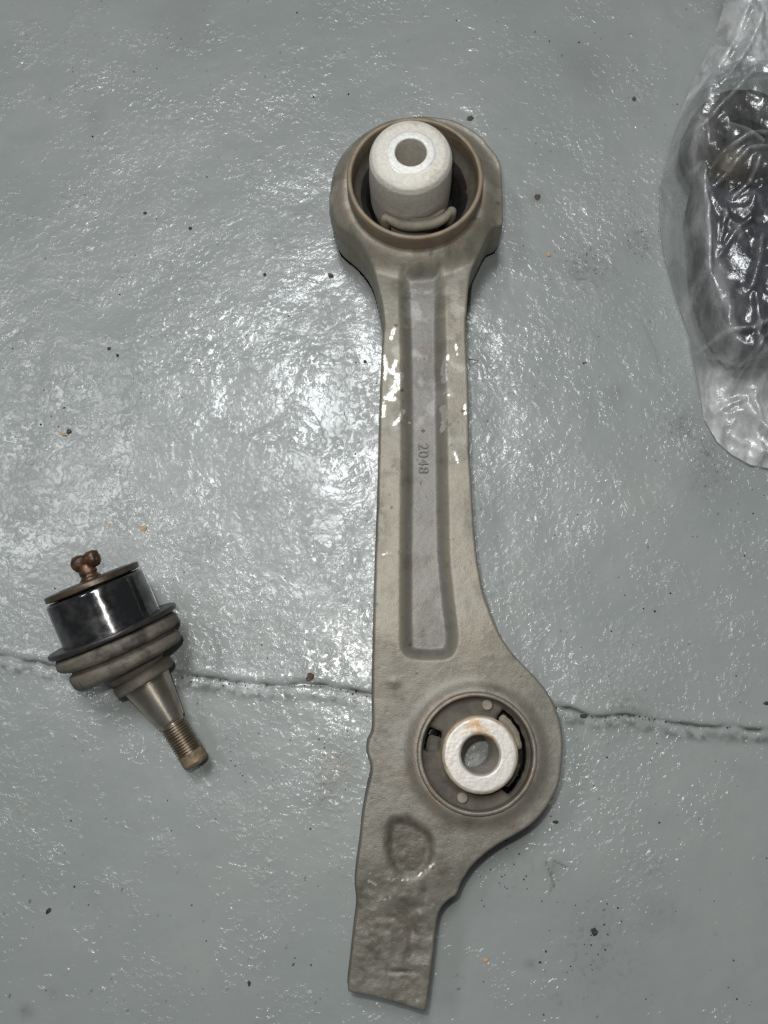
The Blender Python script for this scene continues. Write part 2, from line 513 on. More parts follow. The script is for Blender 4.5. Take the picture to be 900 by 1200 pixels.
    verts = np.stack([X, Y, Z], 2).reshape(-1, 3)
    idx = np.arange(ny * nx).reshape(ny, nx)
    q = np.stack([idx[:-1, :-1], idx[:-1, 1:], idx[1:, 1:], idx[1:, :-1]], 2).reshape(-1, 4)
    # the rest of the sheet
    bx0, bx1, by0, by1 = X.min(), X.max(), Y.min(), Y.max(); B = 1.6
    extra = np.array([(-B, -B, 0), (B, -B, 0), (B, B, 0), (-B, B, 0)]); n0 = len(verts)
    verts = np.concatenate([verts, extra])
    F = q.tolist()
    F.append([n0, n0 + 1] + idx[0, ::-1].tolist()); F.append([n0 + 2, n0 + 3] + idx[-1, :].tolist())
    F.append([n0 + 1, n0 + 2] + idx[::-1, -1].tolist()); F.append([n0 + 3, n0] + idx[:, 0].tolist())
    me = bpy.data.meshes.new("floor"); me.from_pydata(verts.tolist(), [], F); me.update()
    o = link("floor", me, mf.m)
    for nm, arr, dflt in (("stain", st, 0), ("tan", tan, 0), ("lumpy", lum, .6)):
        at = me.attributes.new(nm, 'FLOAT', 'POINT')
        at.data.foreach_set("value", np.concatenate([np.clip(arr, 0, 3).ravel(), np.full(4, dflt)]).astype(np.float32))
    tag(o, "grey painted concrete floor with a crack running across it", None, None, "structure")
    return o
make_floor()

# ------------------------------------------------------------------ control arm
OUT_Z = 0.022
OUTLINE = [(487, 134.5), (503, 135), (530, 139), (557, 153), (573, 169), (587, 190), (590, 230), (588, 260), (585, 280), (571, 294), (557, 321), (547, 345), (545, 377), (544, 403),
           (547, 467), (548, 533), (551, 583), (554, 633), (559, 673), (567, 707), (580, 740), (593, 761), (606, 776), (623, 793), (638, 811), (647, 828), (653.5, 848),
           (656, 870), (654.5, 895), (651, 917), (640, 939), (623, 960), (603, 974), (583, 985), (565, 998), (550, 1013), (539, 1031), (534, 1044), (524.5, 1051), (516.5, 1060),
           (512.5, 1071), (510, 1090), (506, 1126), (502.5, 1155), (500, 1174), (496, 1180), (473, 1173), (437, 1163), (412, 1158), (407.5, 1152), (411, 1119), (415, 1082), (418, 1055),
           (416, 1035), (417.5, 1013), (422, 980), (425, 950), (431, 917), (435, 899), (430, 881), (431, 866), (436.5, 851), (436, 807), (438, 717), (440, 650), (443, 567),
           (445, 483), (448, 410), (449, 387), (445, 361), (437, 337), (426, 318), (414, 305), (402, 295), (395, 281), (389, 254), (385.5, 241), (386, 227), (391, 201),
           (402, 179), (418, 162), (439, 147), (458, 139)]
OUT = smooth_closed([P(u, v, OUT_Z + .0075 * float(sstep(262, 225, np.array(float(v)))) - .011 * float(sstep(268, 292, np.array(float(v))) * sstep(375, 335, np.array(float(v))))).to_2d() for u, v in OUTLINE], 3)
RING_Z, RING2_Z = 0.046, 0.0345
C1 = P(486.5, 207, RING_Z).to_2d(); R1 = 80.5 * KX(486, 207, RING_Z)
C2 = P(559.5, 883, RING2_Z).to_2d(); R2 = 71.5 * KX(559, 883, RING2_Z)
POCKET = smooth_closed(PX([(472, 326), (478, 321), (510, 318), (516, 322), (517, 400), (518.5, 500), (520, 600), (522, 660), (527, 710), (531, 745), (528, 762), (518, 768), (488, 768),
                           (477, 762), (474, 745), (474, 650), (475, 560), (475, 480), (474, 400)], .030), 4)
DIMPLE = smooth_closed(PX([(455, 962), (470, 956), (488, 962), (505, 976), (510, 995), (504, 1016), (488, 1029), (470, 1028), (456, 1014), (451, 990)], .029), 4)
TOPZ = lambda y: .0335 - .0030 * sstep(YP(720), YP(860), y) - .0025 * sstep(YP(1000), YP(1100), y)

def arm_sdf(X, Y):
    d = poly_sdf(X, Y, OUT) + .0003
    d = np.maximum(d, (R1 - .0012) - np.hypot(X - C1[0], Y - C1[1]))
    return np.maximum(d, (R2 - .0012) - np.hypot(X - C2[0], Y - C2[1]))

def arm_z(X, Y, _d):
    d = -(poly_sdf(X, Y, OUT) + .0003)
    z = TOPZ(Y)
    r1 = np.hypot(X - C1[0], Y - C1[1])
    # forged head: a collar round the bush falling away to the rim
    q = r1 - R1
    head = .0370 - .0085 * sstep(.001, .0125, q)
    k = sstep(.048, .002, q) * sstep(C1[1] - .064, C1[1] - .026, Y)
    z = z + (head - z) * k
    pk = -poly_sdf(X, Y, POCKET)
    z = z - .0050 * (.55 + .45 * sstep(YP(318), YP(385), Y)) * sstep(-.0026, .0036, pk)
    dm = -poly_sdf(X, Y, DIMPLE)
    z = z - .0017 * sstep(-.0012, .0034, dm)
    # casting swell round the lower eye and its soft collar
    r2 = np.hypot(X - C2[0], Y - C2[1])
    z = z + .0022 * np.exp(-((r2 - R2) / .0035)**2)
    # scars on the tongue
    for u, v, ru, rv, a in [(485, 1092, 8, 10, -.0010), (484, 1117, 12, 8, -.0008), (455, 1098, 22, 14, .0004), (493, 1072, 4, 4, .0007), (430, 1040, 5, 6, -.0005), (470, 1140, 14, 2.5, -.0006),
                            (462, 800, 5, 5, .0005), (497, 1047, 4, 9, -.0006), (470, 1052, 20, 8, .0004), (456, 1075, 10, 3, -.0003)]:
        p = P(u, v, .029)
        z = z + a * np.exp(-(((X - p.x) / (ru * S))**2 + ((Y - p.y) / (rv * S))**2))
    z = z + .00012 * fbm(X / .009, Y / .009, 71, 4) + .00015 * fbm(X / .028, Y / .028, 72, 2)
    low = sstep(YP(960), YP(1060), Y)
    z = z + low * .00020 * fbm(X / .004, Y / .004, 75, 3)
    r = .0009 - .0002 * sstep(YP(940), YP(1040), Y)
    t = np.clip(d, 0, r)
    return z - (r - np.sqrt(np.maximum(r * r - (r - t)**2, 0)))

def stroke(X, Y, pts, wd, z=.0335):
    q, _ = seg_dist(X, Y, [P(u, v, z).to_2d() for u, v in pts])
    wd = wd * 1.2
    return sstep(wd * S, wd * S * .35, q + .0009 * np.abs(fbm(X / .0022, Y / .0022, 80, 3)))

def arm_shine(X, Y):
    s = np.zeros_like(X)
    for pts, wd in [([(450, 418), (453, 432), (459, 436)], 3), ([(464, 424), (459, 434), (466, 443)], 3.2), ([(452, 434), (451, 444)], 2.4), ([(468, 440), (464, 452), (457, 464)], 5),
                    ([(453, 466), (461, 467)], 4), ([(450, 473), (449, 488)], 3), ([(473, 480), (469, 490), (462, 497)], 2.6), ([(462, 385), (458, 397)], 2.6), ([(468, 446), (468, 455)], 3),
                    ([(524, 418), (520, 432), (521, 445)], 3.4), ([(519, 476), (521, 487), (519, 502)], 3.6), ([(520, 460), (526, 463)], 2), ([(545, 475), (545, 484)], 2.6), ([(534, 404), (536, 416)], 1.8),
                    ([(480, 492), (481, 492)], 1.4), ([(487, 483), (487, 484)], 1.2), ([(533, 530), (536, 541)], 2.0), ([(449, 650), (456, 648)], 1.6), ([(508, 659), (514, 660)], 1.3)]:
        s = np.maximum(s, stroke(X, Y, pts, wd))
    s *= 1 - .9 * sstep(.25, .5, fbm(X / .0016, Y / .0016, 84, 2))
    for pts, wd in [([(452, 1029), (470, 1032), (490, 1026), (508, 1012)], 1.5), ([(433, 1020), (432, 1032), (440, 1036)], 1.3), ([(437, 1055), (450, 1054), (461, 1050)], 1.6), ([(497, 1036), (498, 1037)], 1.6)]:
        q = stroke(X, Y, pts, wd, .029)
        s = np.maximum(s, .8 * q * sstep(-.1, .3, fbm(X / .0016, Y / .0016, 87, 2)))
    # rubbed aluminium along the upper flanges
    n = fbm(X / .010, Y / .010, 88, 4)
    s = np.maximum(s, .13 * sstep(.2, .6, n) * sstep(YP(640), YP(400), Y))
    return s

def arm_dirt_shade(X, Y):
    n = fbm(X / .012, Y / .012, 90, 4)
    d = .35 * sstep(.1, .7, n) + .30 * sstep(YP(690), YP(860), Y) * sstep(-1.2, .5, n + .3) + .16 * sstep(YP(940), YP(1040), Y)  # grime, plus light fall-off painted as darkening towards the tongue
    for u, v, ru, rv, a in [(455, 988, 7, 28, .8), (470, 1098, 40, 26, .65), (487, 1092, 9, 12, .95), (484, 1118, 14, 9, .9), (424, 1040, 6, 8, .7),
                            (497, 1047, 5, 9, .8), (445, 610, 7, 26, .9), (470, 1140, 18, 3, .9), (465, 545, 5, 7, .5), (445, 590, 4, 12, .6), (436, 880, 5, 20, .5), (549, 610, 4, 18, .6)]:
        p = P(u, v, .031)
        g = np.exp(-(((X - p.x) / (ru * S))**2 + ((Y - p.y) / (rv * S))**2))
        d = np.maximum(d, a * g**.7 * sstep(-.9, .3, fbm(X / .004, Y / .004, 93, 3)))
    dm = -poly_sdf(X, Y, DIMPLE)
    d = np.maximum(d, sstep(-.0012, .0016, dm) * (.92 + .1 * np.clip(n, -.8, .8)))  # the whole dimple floor is darkened
    for u, v, r in [(461, 547, 2.2), (456, 580, 1.6), (459, 595, 1.8), (442, 708, 1.6), (481, 755, 2), (479, 333, 1.6), (504, 301, 3), (464, 382, 2.6), (527, 498, 3), (543, 482, 3), (471, 457, 2.4), (524, 462, 2.4),
                    (584, 235, 2), (468, 446, 2.4), (469, 452, 2), (523, 425, 1.6), (524, 436, 1.6), (523, 445, 1.5), (507, 1019, 2.5)]:
        p = P(u, v, .033)
        d = np.maximum(d, sstep(r * S * 1.3, r * S * .5, np.hypot(X - p.x, Y - p.y)))
    return d

def arm_rust(X, Y):
    r1 = np.hypot(X - C1[0], Y - C1[1]); a1 = np.arctan2(Y - C1[1], X - C1[0])
    r2 = np.hypot(X - C2[0], Y - C2[1]); a2 = np.arctan2(Y - C2[1], X - C2[0])
    n = fbm(X / .006, Y / .006, 97, 3)
    k = .30 * np.exp(-((r1 - R1 - .001) / .003)**2) * sstep(-.8, .6, n)
    k = np.maximum(k, .55 * np.exp(-((r1 - R1 - .004) / .006)**2) * np.exp(-((a1 - .75) / .35)**2) * sstep(-.3, .5, n))
    k = np.maximum(k, .4 * np.exp(-((r2 - R2) / .003)**2) * sstep(1.2, 2.6, np.abs(a2 - .3)) * sstep(-.5, .5, n))
    return np.maximum(k, .07 * sstep(.2, .7, fbm(X / .018, Y / .018, 99, 3)))

arm = empty("control_arm", P(480, 620).to_tuple())
tag(arm, "long dirty grey-brown cast aluminium suspension arm lying on the floor with two round bushings", "control arm")
AO = Matrix.Translation(-arm.location)
def onarm(o):
    """the part was modelled in place: parent it without moving it"""
    if o.type == 'MESH': o.data.transform(AO)
    return o
BOT = .0022
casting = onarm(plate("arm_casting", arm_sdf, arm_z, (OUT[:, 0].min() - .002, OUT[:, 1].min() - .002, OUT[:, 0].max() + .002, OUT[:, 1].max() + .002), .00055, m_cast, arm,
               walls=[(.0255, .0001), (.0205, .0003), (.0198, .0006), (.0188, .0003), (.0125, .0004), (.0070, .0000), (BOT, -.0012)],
               attrs={"shine": arm_shine, "dirt": arm_dirt_shade, "rust": arm_rust, "pocket": lambda X, Y: .85 * sstep(-.001, .002, -poly_sdf(X, Y, POCKET)) + .45 * sstep(YP(740), YP(840), Y)}))

def mesh_of_text(body, size, depth):
    cu = bpy.data.curves.new("text", 'FONT'); cu.body = body; cu.size = size; cu.extrude = depth; cu.align_x = 'CENTER'; cu.align_y = 'CENTER'
    cu.space_character = 1.12; cu.bevel_depth = .00012; cu.bevel_resolution = 1; cu.resolution_u = 4; cu.offset = -.00012
    o = bpy.data.objects.new("text", cu); COL.objects.link(o)
    dg = bpy.context.evaluated_depsgraph_get()
    me = bpy.data.meshes.new_from_object(o.evaluated_get(dg))
    bpy.data.objects.remove(o)
    return me
m_num = cast("raised_cast_marks", (.135, .125, .105), (.12, .115, .10), (.085, .078, .062))  # casting colours darkened: shading of the raised edges is put in the colour
for body, u, v, size in (("2048", 495.5, 537, .0064), ("+", 495, 504.5, .0040), ("-", 494, 565.5, .0050)):
    me = mesh_of_text(body, size, .0002)
    p = P(u, v, .02885)
    me.transform(Matrix.Translation(p) @ Matrix.Rotation(-math.pi / 2, 4, 'Z'))
    onarm(link("cast_number" if body == "2048" else "cast_mark", me, m_num, arm, smooth=False))

# upper bushing: steel ring, conical rubber, leaning sleeve, torn strip
T1 = Matrix.Translation((C1[0], C1[1], 0))
wall = .0024
ringp = rounded([(R1 - wall, .012), (R1 - wall - .0002, RING_Z - .003), (R1 - wall + .0002, RING_Z), (R1 - .0003, RING_Z - .0001), (R1, RING_Z - .002), (R1, .012)], .0012)
bush1 = onarm(lathe("bushing", subdiv_prof(ringp, .004), m_ring, arm, 128, T1, .00012, 3))
tag(bush1, "upper bushing with a rusty ring and a leaning white sleeve")
rp = rounded([(R1 - wall + .0003, RING_Z - .006), (R1 - .0036, RING_Z - .010), (.0225, .030), (.0190, .016), (.0100, .010)], .002)
rb1 = lathe("bushing_rubber", subdiv_prof(rp, .0015), m_rub, bush1, 96, T1, .0003, 8)
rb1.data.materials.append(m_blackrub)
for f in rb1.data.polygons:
    if f.center.z < .0335: f.material_index = 1  # deep faces blackened: the shade of the void is painted in
onarm(rb1)
SL_TOP = .0605
top_c = P(481.5, 178, SL_TOP)
rs = 49.3 * KX(482, 181, SL_TOP)
rh = 18.3 * KX(482, 181, SL_TOP)
lean = math.radians(1.0)
TS = Matrix.Translation(top_c) @ Matrix.Rotation(-lean, 4, 'X') @ Matrix.Rotation(math.radians(-1.0), 4, 'Y')
slp = rounded([(rh, -.052), (rh, -.0005), (rh + .0004, 0.0), (.0100, -.0001), (.0108, -.0005), (rs - .0034, -.0007), (rs - .0011, -.0019), (rs, -.0043), (rs + .0005, -.020), (rs + .0002, -.034), (rs - .003, -.052)], .0008)
slv = lathe("inner_sleeve", subdiv_prof(slp, .0008), m_white, bush1, 128, TS, .00006, 14)
slv.data.materials.append(m_whiteface)
inv = TS.inverted()
for f in slv.data.polygons:
    q = inv @ f.center
    if q.z > -.0030 and math.hypot(q.x, q.y) < .0108 + .0004 * math.sin(5 * math.atan2(q.y, q.x)): f.material_index = 1
onarm(slv)
# torn rubber strip hugging the sleeve
base_c = P(486, 214, .038)
KB = KX(486, 240, .038)
def strip(a0, a1, r, z, rad, n=25):
    pts, rr = [], []
    for k in range(n):
        a = math.radians(a0 + (a1 - a0) * k / (n - 1))
        q = (r + .35 * math.sin(k * .45)) * KB
        pts.append((base_c.x + q * math.cos(a), base_c.y + q * math.sin(a), z + .0003 * math.sin(k * .6)))
        rr.append(rad * (1 - .75 * abs(2 * k / (n - 1) - 1)**6))
    return pts, rr
pts, rr = strip(230, 322, 57.5, .0387, .0024)
onarm(tube("torn_rubber_strip", pts, rr, m_rub_lt, bush1, 12))
pts2, rr2 = strip(262, 312, 52, .0402, .0011, 15)
onarm(tube("torn_rubber_strip", pts2, rr2, m_rub_lt, bush1, 10))
for e in (pts[1], pts[-2]):
    onarm(tube("rubber_stop", [(e[0], e[1], .024), (e[0], e[1], .0388), (e[0], e[1], .0402)], [.0024, .0023, .0012], m_rub_lt, bush1, 14))

# lower bushing
T2 = Matrix.Translation((C2[0], C2[1], 0))
ring2 = rounded([(R2 - wall, .010), (R2 - wall, RING2_Z - .002), (R2 - wall + .0004, RING2_Z), (R2 - .0004, RING2_Z - .0002), (R2, RING2_Z - .002), (R2, .010)], .0011)
bush2 = onarm(lathe("bushing", subdiv_prof(ring2, .004), m_ring2, arm, 128, T2, .0001, 23))
tag(bush2, "lower bushing seen end on with a pale flat sleeve and split rubber")
K2 = KX(560, 884, .029)
def rel2(X, Y):
    x, y = (X - C2[0]) / K2, (Y - C2[1]) / K2      # y up, in photo pixels
    return x, y, np.hypot(x, y), np.degrees(np.arctan2(y, x))
def void(r, a, r0, r1, a0, a1):
    """an annular sector, negative inside (photo pixels)"""
    am, ah = (a0 + a1) / 2, (a1 - a0) / 2
    da = np.abs((a - am + 180) % 360 - 180) - ah
    rad = 4.0
    qx = np.abs(r - (r0 + r1) / 2) - (r1 - r0) / 2 + rad; qy = da * np.radians(1) * r + rad
    return np.hypot(np.maximum(qx, 0), np.maximum(qy, 0)) + np.minimum(np.maximum(qx, qy), 0) - rad
def rub2(X, Y):
    x, y, r, a = rel2(X, Y)
    d = np.maximum(r - 66.5, 38 - r)
    v = np.minimum(void(r, a, 43, 60, -54, 57), void(r, a, 44, 61, 150, 178))
    v = v + 1.2 * perlin(x / 9, y / 9, 3)
    return np.maximum(d, -v) * K2
def rub2_z(X, Y, d):
    x, y, r, a = rel2(X, Y)
    z = .0287 + .0010 * sstep(60, 66, r) + .0008 * sstep(52, 44, r) + .0002 * fbm(X / .004, Y / .004, 103, 3)
    for u, v in ((571, 826), (542, 935)):
        p = P(u, v, .029)
        z = z + .0009 * sstep(.0026, .0018, np.hypot(X - p.x, Y - p.y))
    return z - .0008 * (1 - sstep(0, .001, d))
bb = (C2[0] - R2, C2[1] - R2, C2[0] + R2, C2[1] + R2)
rb2 = onarm(plate("bushing_rubber", rub2, rub2_z, bb, .0004, m_rub, bush2, walls=[(.027, 0), (.018, 0)]))
def block(a0, a1, r0, r1, z, seed, mat=m_rub_lt):
    f = lambda X, Y: (lambda q: (void(q[2], q[3], r0, r1, a0, a1) + .9 * perlin(q[0] / 8, q[1] / 8, seed)) * K2)(rel2(X, Y))
    return onarm(plate("rubber_stop", f, lambda X, Y, d: z - .0009 * (1 - sstep(0, .0012, d)) + .0002 * fbm(X / .004, Y / .004, seed, 2), bb, .0004, mat, bush2, walls=[(z - .004, 0), (.016, 0)]))
block(4, 53, 46.5, 55.6, .0285, 31)
block(-49, -14, 40, 54.5, .0275, 34, m_rub)
block(158, 181, 42, 57.5, .0280, 37, m_rub)
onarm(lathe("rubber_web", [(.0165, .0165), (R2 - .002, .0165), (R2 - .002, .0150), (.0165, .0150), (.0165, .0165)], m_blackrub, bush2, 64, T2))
for u, v in ((571, 826), (542, 935)):
    p = P(u, v, .0300)
    onarm(lathe("rubber_peg", rounded([(0, .0300), (.0021, .0300), (.0023, .0290)], .0004), m_rub_lt, bush2, 24, Matrix.Translation((p.x, p.y, 0))))
S2Z = .0385
c2 = P(563, 884.5, S2Z)
ro, ri = 44.8 * KX(563, 884, S2Z), 22.3 * KX(563, 884, S2Z)
sl2 = rounded([(ri, .0006), (ri, S2Z - .0012), (ri + .0007, S2Z), (ro - .0010, S2Z), (ro, S2Z - .0012), (ro, .0006)], .0006)
sv2 = lathe("inner_sleeve", subdiv_prof(sl2, .0005), m_white2, bush2, 160, Matrix.Translation((c2.x, c2.y, 0)), .00010, 44)
m_rim = simple("rusted_sleeve_rim", (.42, .31, .19), (.55, .47, .36), .6, .2, 260, .0002).m
sv2.data.materials.append(m_rim)
for f in sv2.data.polygons:
    dx, dy = f.center.x - c2.x, f.center.y - c2.y
    if math.hypot(dx, dy) > ro - .0007 - .0009 * max(0, float(perlin(np.array(math.atan2(dy, dx) * 2.2 + 9), np.array(3.3), 5)) + .1): f.material_index = 1
onarm(sv2)

# ------------------------------------------------------------------ ball joint
bj = empty("ball_joint", P(140, 760).to_tuple())
tag(bj, "loose ball joint with polished black housing and threaded stud lying beside the long arm", "ball joint")
BO = Matrix.Translation(-bj.location)
def onbj(o):
    if o.type == 'MESH': o.data.transform(BO)
    return o
BZ = .0265
K = KX(140, 760, BZ)
def axis_frame(origin, dpx, rise):
    """z along the pixel direction dpx (photo, y down), rising by rise radians"""
    d = Vector((dpx[0], -dpx[1], 0)).normalized()
    z = (d * math.cos(rise) + Vector((0, 0, math.sin(rise)))).normalized()
    x = Vector((-d.y, d.x, 0)); y = z.cross(x)
    m = Matrix((x, y, z)).transposed().to_4x4()
    return Matrix.Translation(origin) @ m
cap_c = P(107, 679, .0340)
TB = axis_frame(cap_c, (.385, .923), math.radians(-15))
def prof(pts): return [(r * K, t * K) for r, t in pts]
onbj(lathe("cap_plate", subdiv_prof(prof(rounded([(0, -1), (38, -1), (46, 0), (54, 0), (55.8, 1), (55.8, 6.5), (53.5, 7.5), (51, 8), (40, 9)], .6)), .002), m_cap, bj, 96, TB, .0001, 51))
hs = lathe("housing", subdiv_prof(prof(rounded([(40, 9), (50.5, 9), (55, 9.5), (57.6, 12), (58, 30), (58, 60), (58, 66)], 1.5)), .0012), m_house, bj, 128, None, .00003, 52)
hs.matrix_local = BO @ TB
onbj(lathe("flange", subdiv_prof(prof(rounded([(50, 62.5), (75, 62.5), (76.8, 63.5), (76.8, 67.5), (75, 69), (50, 69.5)], .8)), .002), m_blackrub, bj, 128, TB, .0001, 53))
# boot: rings between the housing axis and the stud axis
stud_o = P(168.5, 793, .0200)
TSd = axis_frame(stud_o, (.53, .848), math.radians(-11))
bp = rounded([(60, 70), (70, 71), (73, 75), (72.5, 83), (69, 87), (61, 89.5), (60, 91.5), (65.5, 93), (67.5, 97), (66.5, 103), (62, 107), (50, 106), (40, 107), (35, 111), (32, 116)], 2, 5)
bp = subdiv_prof(bp, 2.0)
def boot():
    seg = 128; V = []; n = len(bp)
    qa, qb = TB.to_quaternion(), TSd.to_quaternion()
    for r, t in bp:
        f = float(sstep(84, 130, np.array(t)))
        q = qa.slerp(qb, f)
        ca = TB @ Vector((0, 0, t * K)); cb = TSd @ Vector((0, 0, (t - 121) * K))
        cc = ca.lerp(cb, f)
        for k in range(seg):
            a = 2 * math.pi * k / seg
            rr = r * (1 + .010 * math.sin(3 * a + t * .05) * f + .016 * float(perlin(np.array(math.cos(a) * 1.6 + t * .03), np.array(math.sin(a) * 1.6 + t * .11), 77)))
            p = cc + q @ Vector((rr * K * math.cos(a), rr * K * math.sin(a), 0))
            p.z = max(p.z, .0008)
            V.append(p)
    F = [[i * seg + k, i * seg + (k + 1) % seg, (i + 1) * seg + (k + 1) % seg, (i + 1) * seg + k] for i in range(n - 1) for k in range(seg)]
    me = bpy.data.meshes.new("dust_boot"); me.from_pydata([tuple(v) for v in V], [], F); me.validate()
    return link("dust_boot", me, m_boot, bj)
bt = onbj(boot())
onbj(lathe("boot_collar", subdiv_prof(prof(rounded([(26, -8), (35, -7), (37.5, -4), (37.5, 4), (35, 7), (26, 7.5)], 2)), .001), m_boot, bt, 96, TSd, .00015, 55))
stud = lathe("stud", subdiv_prof(prof(rounded([(29.5, -10), (29, 4), (28.2, 8), (17.6, 60), (16.2, 62), (14.6, 63), (14.6, 67), (13, 68)], 1)), .0012), m_stud, bj, 96, None, .00002, 57)
stud.matrix_local = BO @ TSd
tp = [(14.2, 65)]
t = 66.0
while t < 104:
    tp += [(16.1, t + .8), (16.1, t + 1.3), (13.8, t + 2.2), (13.8, t + 2.6)]
    t += 3.35
lathe("thread", prof(tp), m_thread, stud, 64)
lathe("stud_tip", subdiv_prof(prof(rounded([(14.0, 103), (15.6, 104.5), (15.8, 117), (13.5, 121), (9, 121.5), (7.5, 119.5), (0, 119.5)], 1.5)), .0008), m_tip, stud, 64, None, .0002, 58)
# grease fitting
gf = onbj(lathe("grease_fitting", prof([(0, -20), (7, -20), (8.5, -18), (9, -14), (10, -12.5), (10.5, -8), (9, -6), (10.5, -4), (12.5, -2), (12.5, 0)]), m_rust, bj, 32, TB, .0003, 61))
hub = TB @ Vector((2 * K, 0, -22 * K))
ax = Vector((P(117, 646).x - P(92, 654).x, P(117, 646).y - P(92, 654).y, .003)).normalized()
def turned(name, pr, o, ax, mat, parent, jit=.0002, seed=1, seg=40):
    q = ax.to_track_quat('Z', 'Y').to_matrix().to_4x4()
    return onbj(lathe(name, pr, mat, parent, seg, Matrix.Translation(o) @ q, jit, seed))
turned("nipple", prof([(0, -17), (6, -16.5), (9.5, -13), (10, -7), (8.5, -3), (7.6, -.5), (8, 2), (9.2, 5), (9.4, 12), (8.4, 15.5), (5, 17), (0, 17)]), hub, ax, m_rust, gf, .00035, 63)

# ------------------------------------------------------------------ plastic bag and the part inside it
BAG = PX([(858, -20), (838, 45), (818, 84), (800, 128), (786, 170), (776, 212), (777, 262), (783, 300), (796, 345), (812, 390), (813, 404), (821, 440), (829, 488),
                        (845, 515), (862, 530), (884, 542), (906, 546), (940, 545), (985, 520), (1030, 460), (1060, 370), (1065, 260), (1050, 150), (1010, 60), (985, -10), (965, -60), (915, -75), (872, -60)], .006)
BEAM = smooth_closed(PX([(822, 205), (814, 260), (822, 330), (842, 385), (862, 412), (900, 418), (945, 405), (985, 360), (990, 290), (960, 215), (930, 170), (860, 165)], .02), 4)
HEADC = P(872, 160, .024)
def bag_crease(X, Y):
    Z = np.zeros_like(X)
    for pts, wd, a, z in [([(832, 150), (833, 180), (842, 208), (856, 232), (880, 262)], 5, .0020, .045), ([(884, 82), (862, 108), (838, 132), (822, 150)], 6, .0026, .04), ([(797, 170), (798, 195), (808, 220), (815, 260), (817, 320), (815, 395)], 6, .0030, .02),
                          ([(812, 404), (835, 410), (860, 408), (880, 398)], 6, .0028, .012), ([(829, 490), (846, 478), (870, 470)], 5, .0022, .008), ([(818, 86), (845, 84), (885, 78)], 5, .0020, .02),
                          ([(858, 0), (850, 30), (838, 60)], 5, .0030, .02), ([(880, 0), (868, 35), (846, 70)], 6, .0030, .02), ([(897, 10), (880, 50), (860, 80)], 6, .003, .02), ([(856, 90), (836, 118)], 4, .002, .03),
                          ([(845, 180), (862, 165), (885, 152), (905, 150)], 6, .0030, .045), ([(850, 200), (880, 170), (910, 168)], 6, .0026, .045), ([(870, 215), (888, 200), (892, 180)], 6, .0026, .045),
                          ([(845, 510), (870, 520), (900, 535)], 5, .002, .004), ([(856, 440), (868, 420), (890, 405)], 5, .0022, .01), ([(878, 470), (892, 500), (905, 510)], 6, .003, .006), ([(885, 330), (893, 300), (898, 270)], 7, .003, .04),
                          ([(880, 350), (884, 410), (878, 440)], 5, .0024, .03), ([(856, 232), (850, 280)], 4, .0016, .04), ([(884, 250), (868, 262), (850, 290)], 5, .002, .04), ([(800, 330), (806, 370)], 4, .0014, .01)]:
        q, _ = seg_dist(X, Y, [P(u, v, z).to_2d() for u, v in pts])
        Z = Z + a * np.maximum(0, 1 - q / (wd * S))
    return Z
def bag_z(X, Y, d):
    body = 1 - np.exp(-d / .011)
    n1 = 1 - 2 * np.abs(perlin(X / .022, Y / .030, 111)); n2 = 1 - 2 * np.abs(perlin(X / .010 + .5 * Y / .01, Y / .010, 113)); n3 = 1 - 2 * np.abs(perlin(X / .0045, Y / .0052, 117))
    k = sstep(0, .006, d)
    neck = sstep(P(0, 95, .03).y, P(0, 60, .03).y, Y)
    low = sstep(P(0, 395, .03).y, P(0, 450, .03).y, Y)
    top = .034 * (1 - neck) * (1 - low) + .016 * neck + .007 * low
    z = .0018 + top * body
    z = z + k * (.0024 * n1 + .0014 * n2 + .0006 * n3)
    # the film drapes over what is inside
    env = .0385 * sstep(.042, .028, np.hypot(X - HEADC.x, Y - HEADC.y))
    env = np.maximum(env, .0310 * sstep(.012, .002, poly_sdf(X, Y, BEAM)))
    z = np.maximum(z, env * sstep(0, .004, d) + k * (.0022 + .0016 * n1 + .0006 * n2 + .0002 * n3))
    return np.maximum(z + k * bag_crease(X, Y), .0014)

def bag_milk(X, Y):
    d = -poly_sdf(X, Y, BAG)
    neck = sstep(YP(105, .03), YP(70, .03), Y); low = sstep(YP(400, .03), YP(440, .01), Y)
    left = sstep(.014, .004, d)
    m = .045 + .40 * neck + .34 * low + .20 * left * (1 - neck)
    q = np.zeros_like(X)
    cr = bag_crease(X, Y)
    return m + .16 * sstep(.0012, .0026, cr)
mb = Mat("clear_plastic_film")
tr = mb.n.new("ShaderNodeBsdfTransparent"); tr.inputs[0].default_value = (.90, .91, .91, 1)
gl = mb.n.new("ShaderNodeBsdfGlossy"); gl.inputs["Roughness"].default_value = .24; gl.inputs["Color"].default_value = (1, 1, 1, 1)
df = mb.n.new("ShaderNodeBsdfDiffuse"); df.inputs[0].default_value = (.74, .74, .73, 1)
cr1 = mb.ramp(mb.voronoi(95, 'DISTANCE_TO_EDGE'), 0, .10, 1, 0, False)
cr2 = mb.ramp(mb.voronoi(260, 'DISTANCE_TO_EDGE', co=mb.mapping((1, .6, .6), (0, 0, .6))), 0, .14, 1, 0, False)
hb = mb.math('ADD', mb.math('MULTIPLY', cr1, .12), mb.math('ADD', mb.math('MULTIPLY', cr2, .06), mb.math('MULTIPLY', mb.noise(120, 4, .6, dist=1.2), 1.6)))
rid = mb.n.new("ShaderNodeTexNoise"); rid.noise_type = 'RIDGED_MULTIFRACTAL'; rid.inputs["Scale"].default_value = 42; rid.inputs["Detail"].default_value = 4
rid.inputs["Roughness"].default_value = .55; rid.inputs["Distortion"].default_value = .8; mb.t.links.new(mb.mapping((1, .7, .7), (0, 0, .5)), rid.inputs["Vector"])
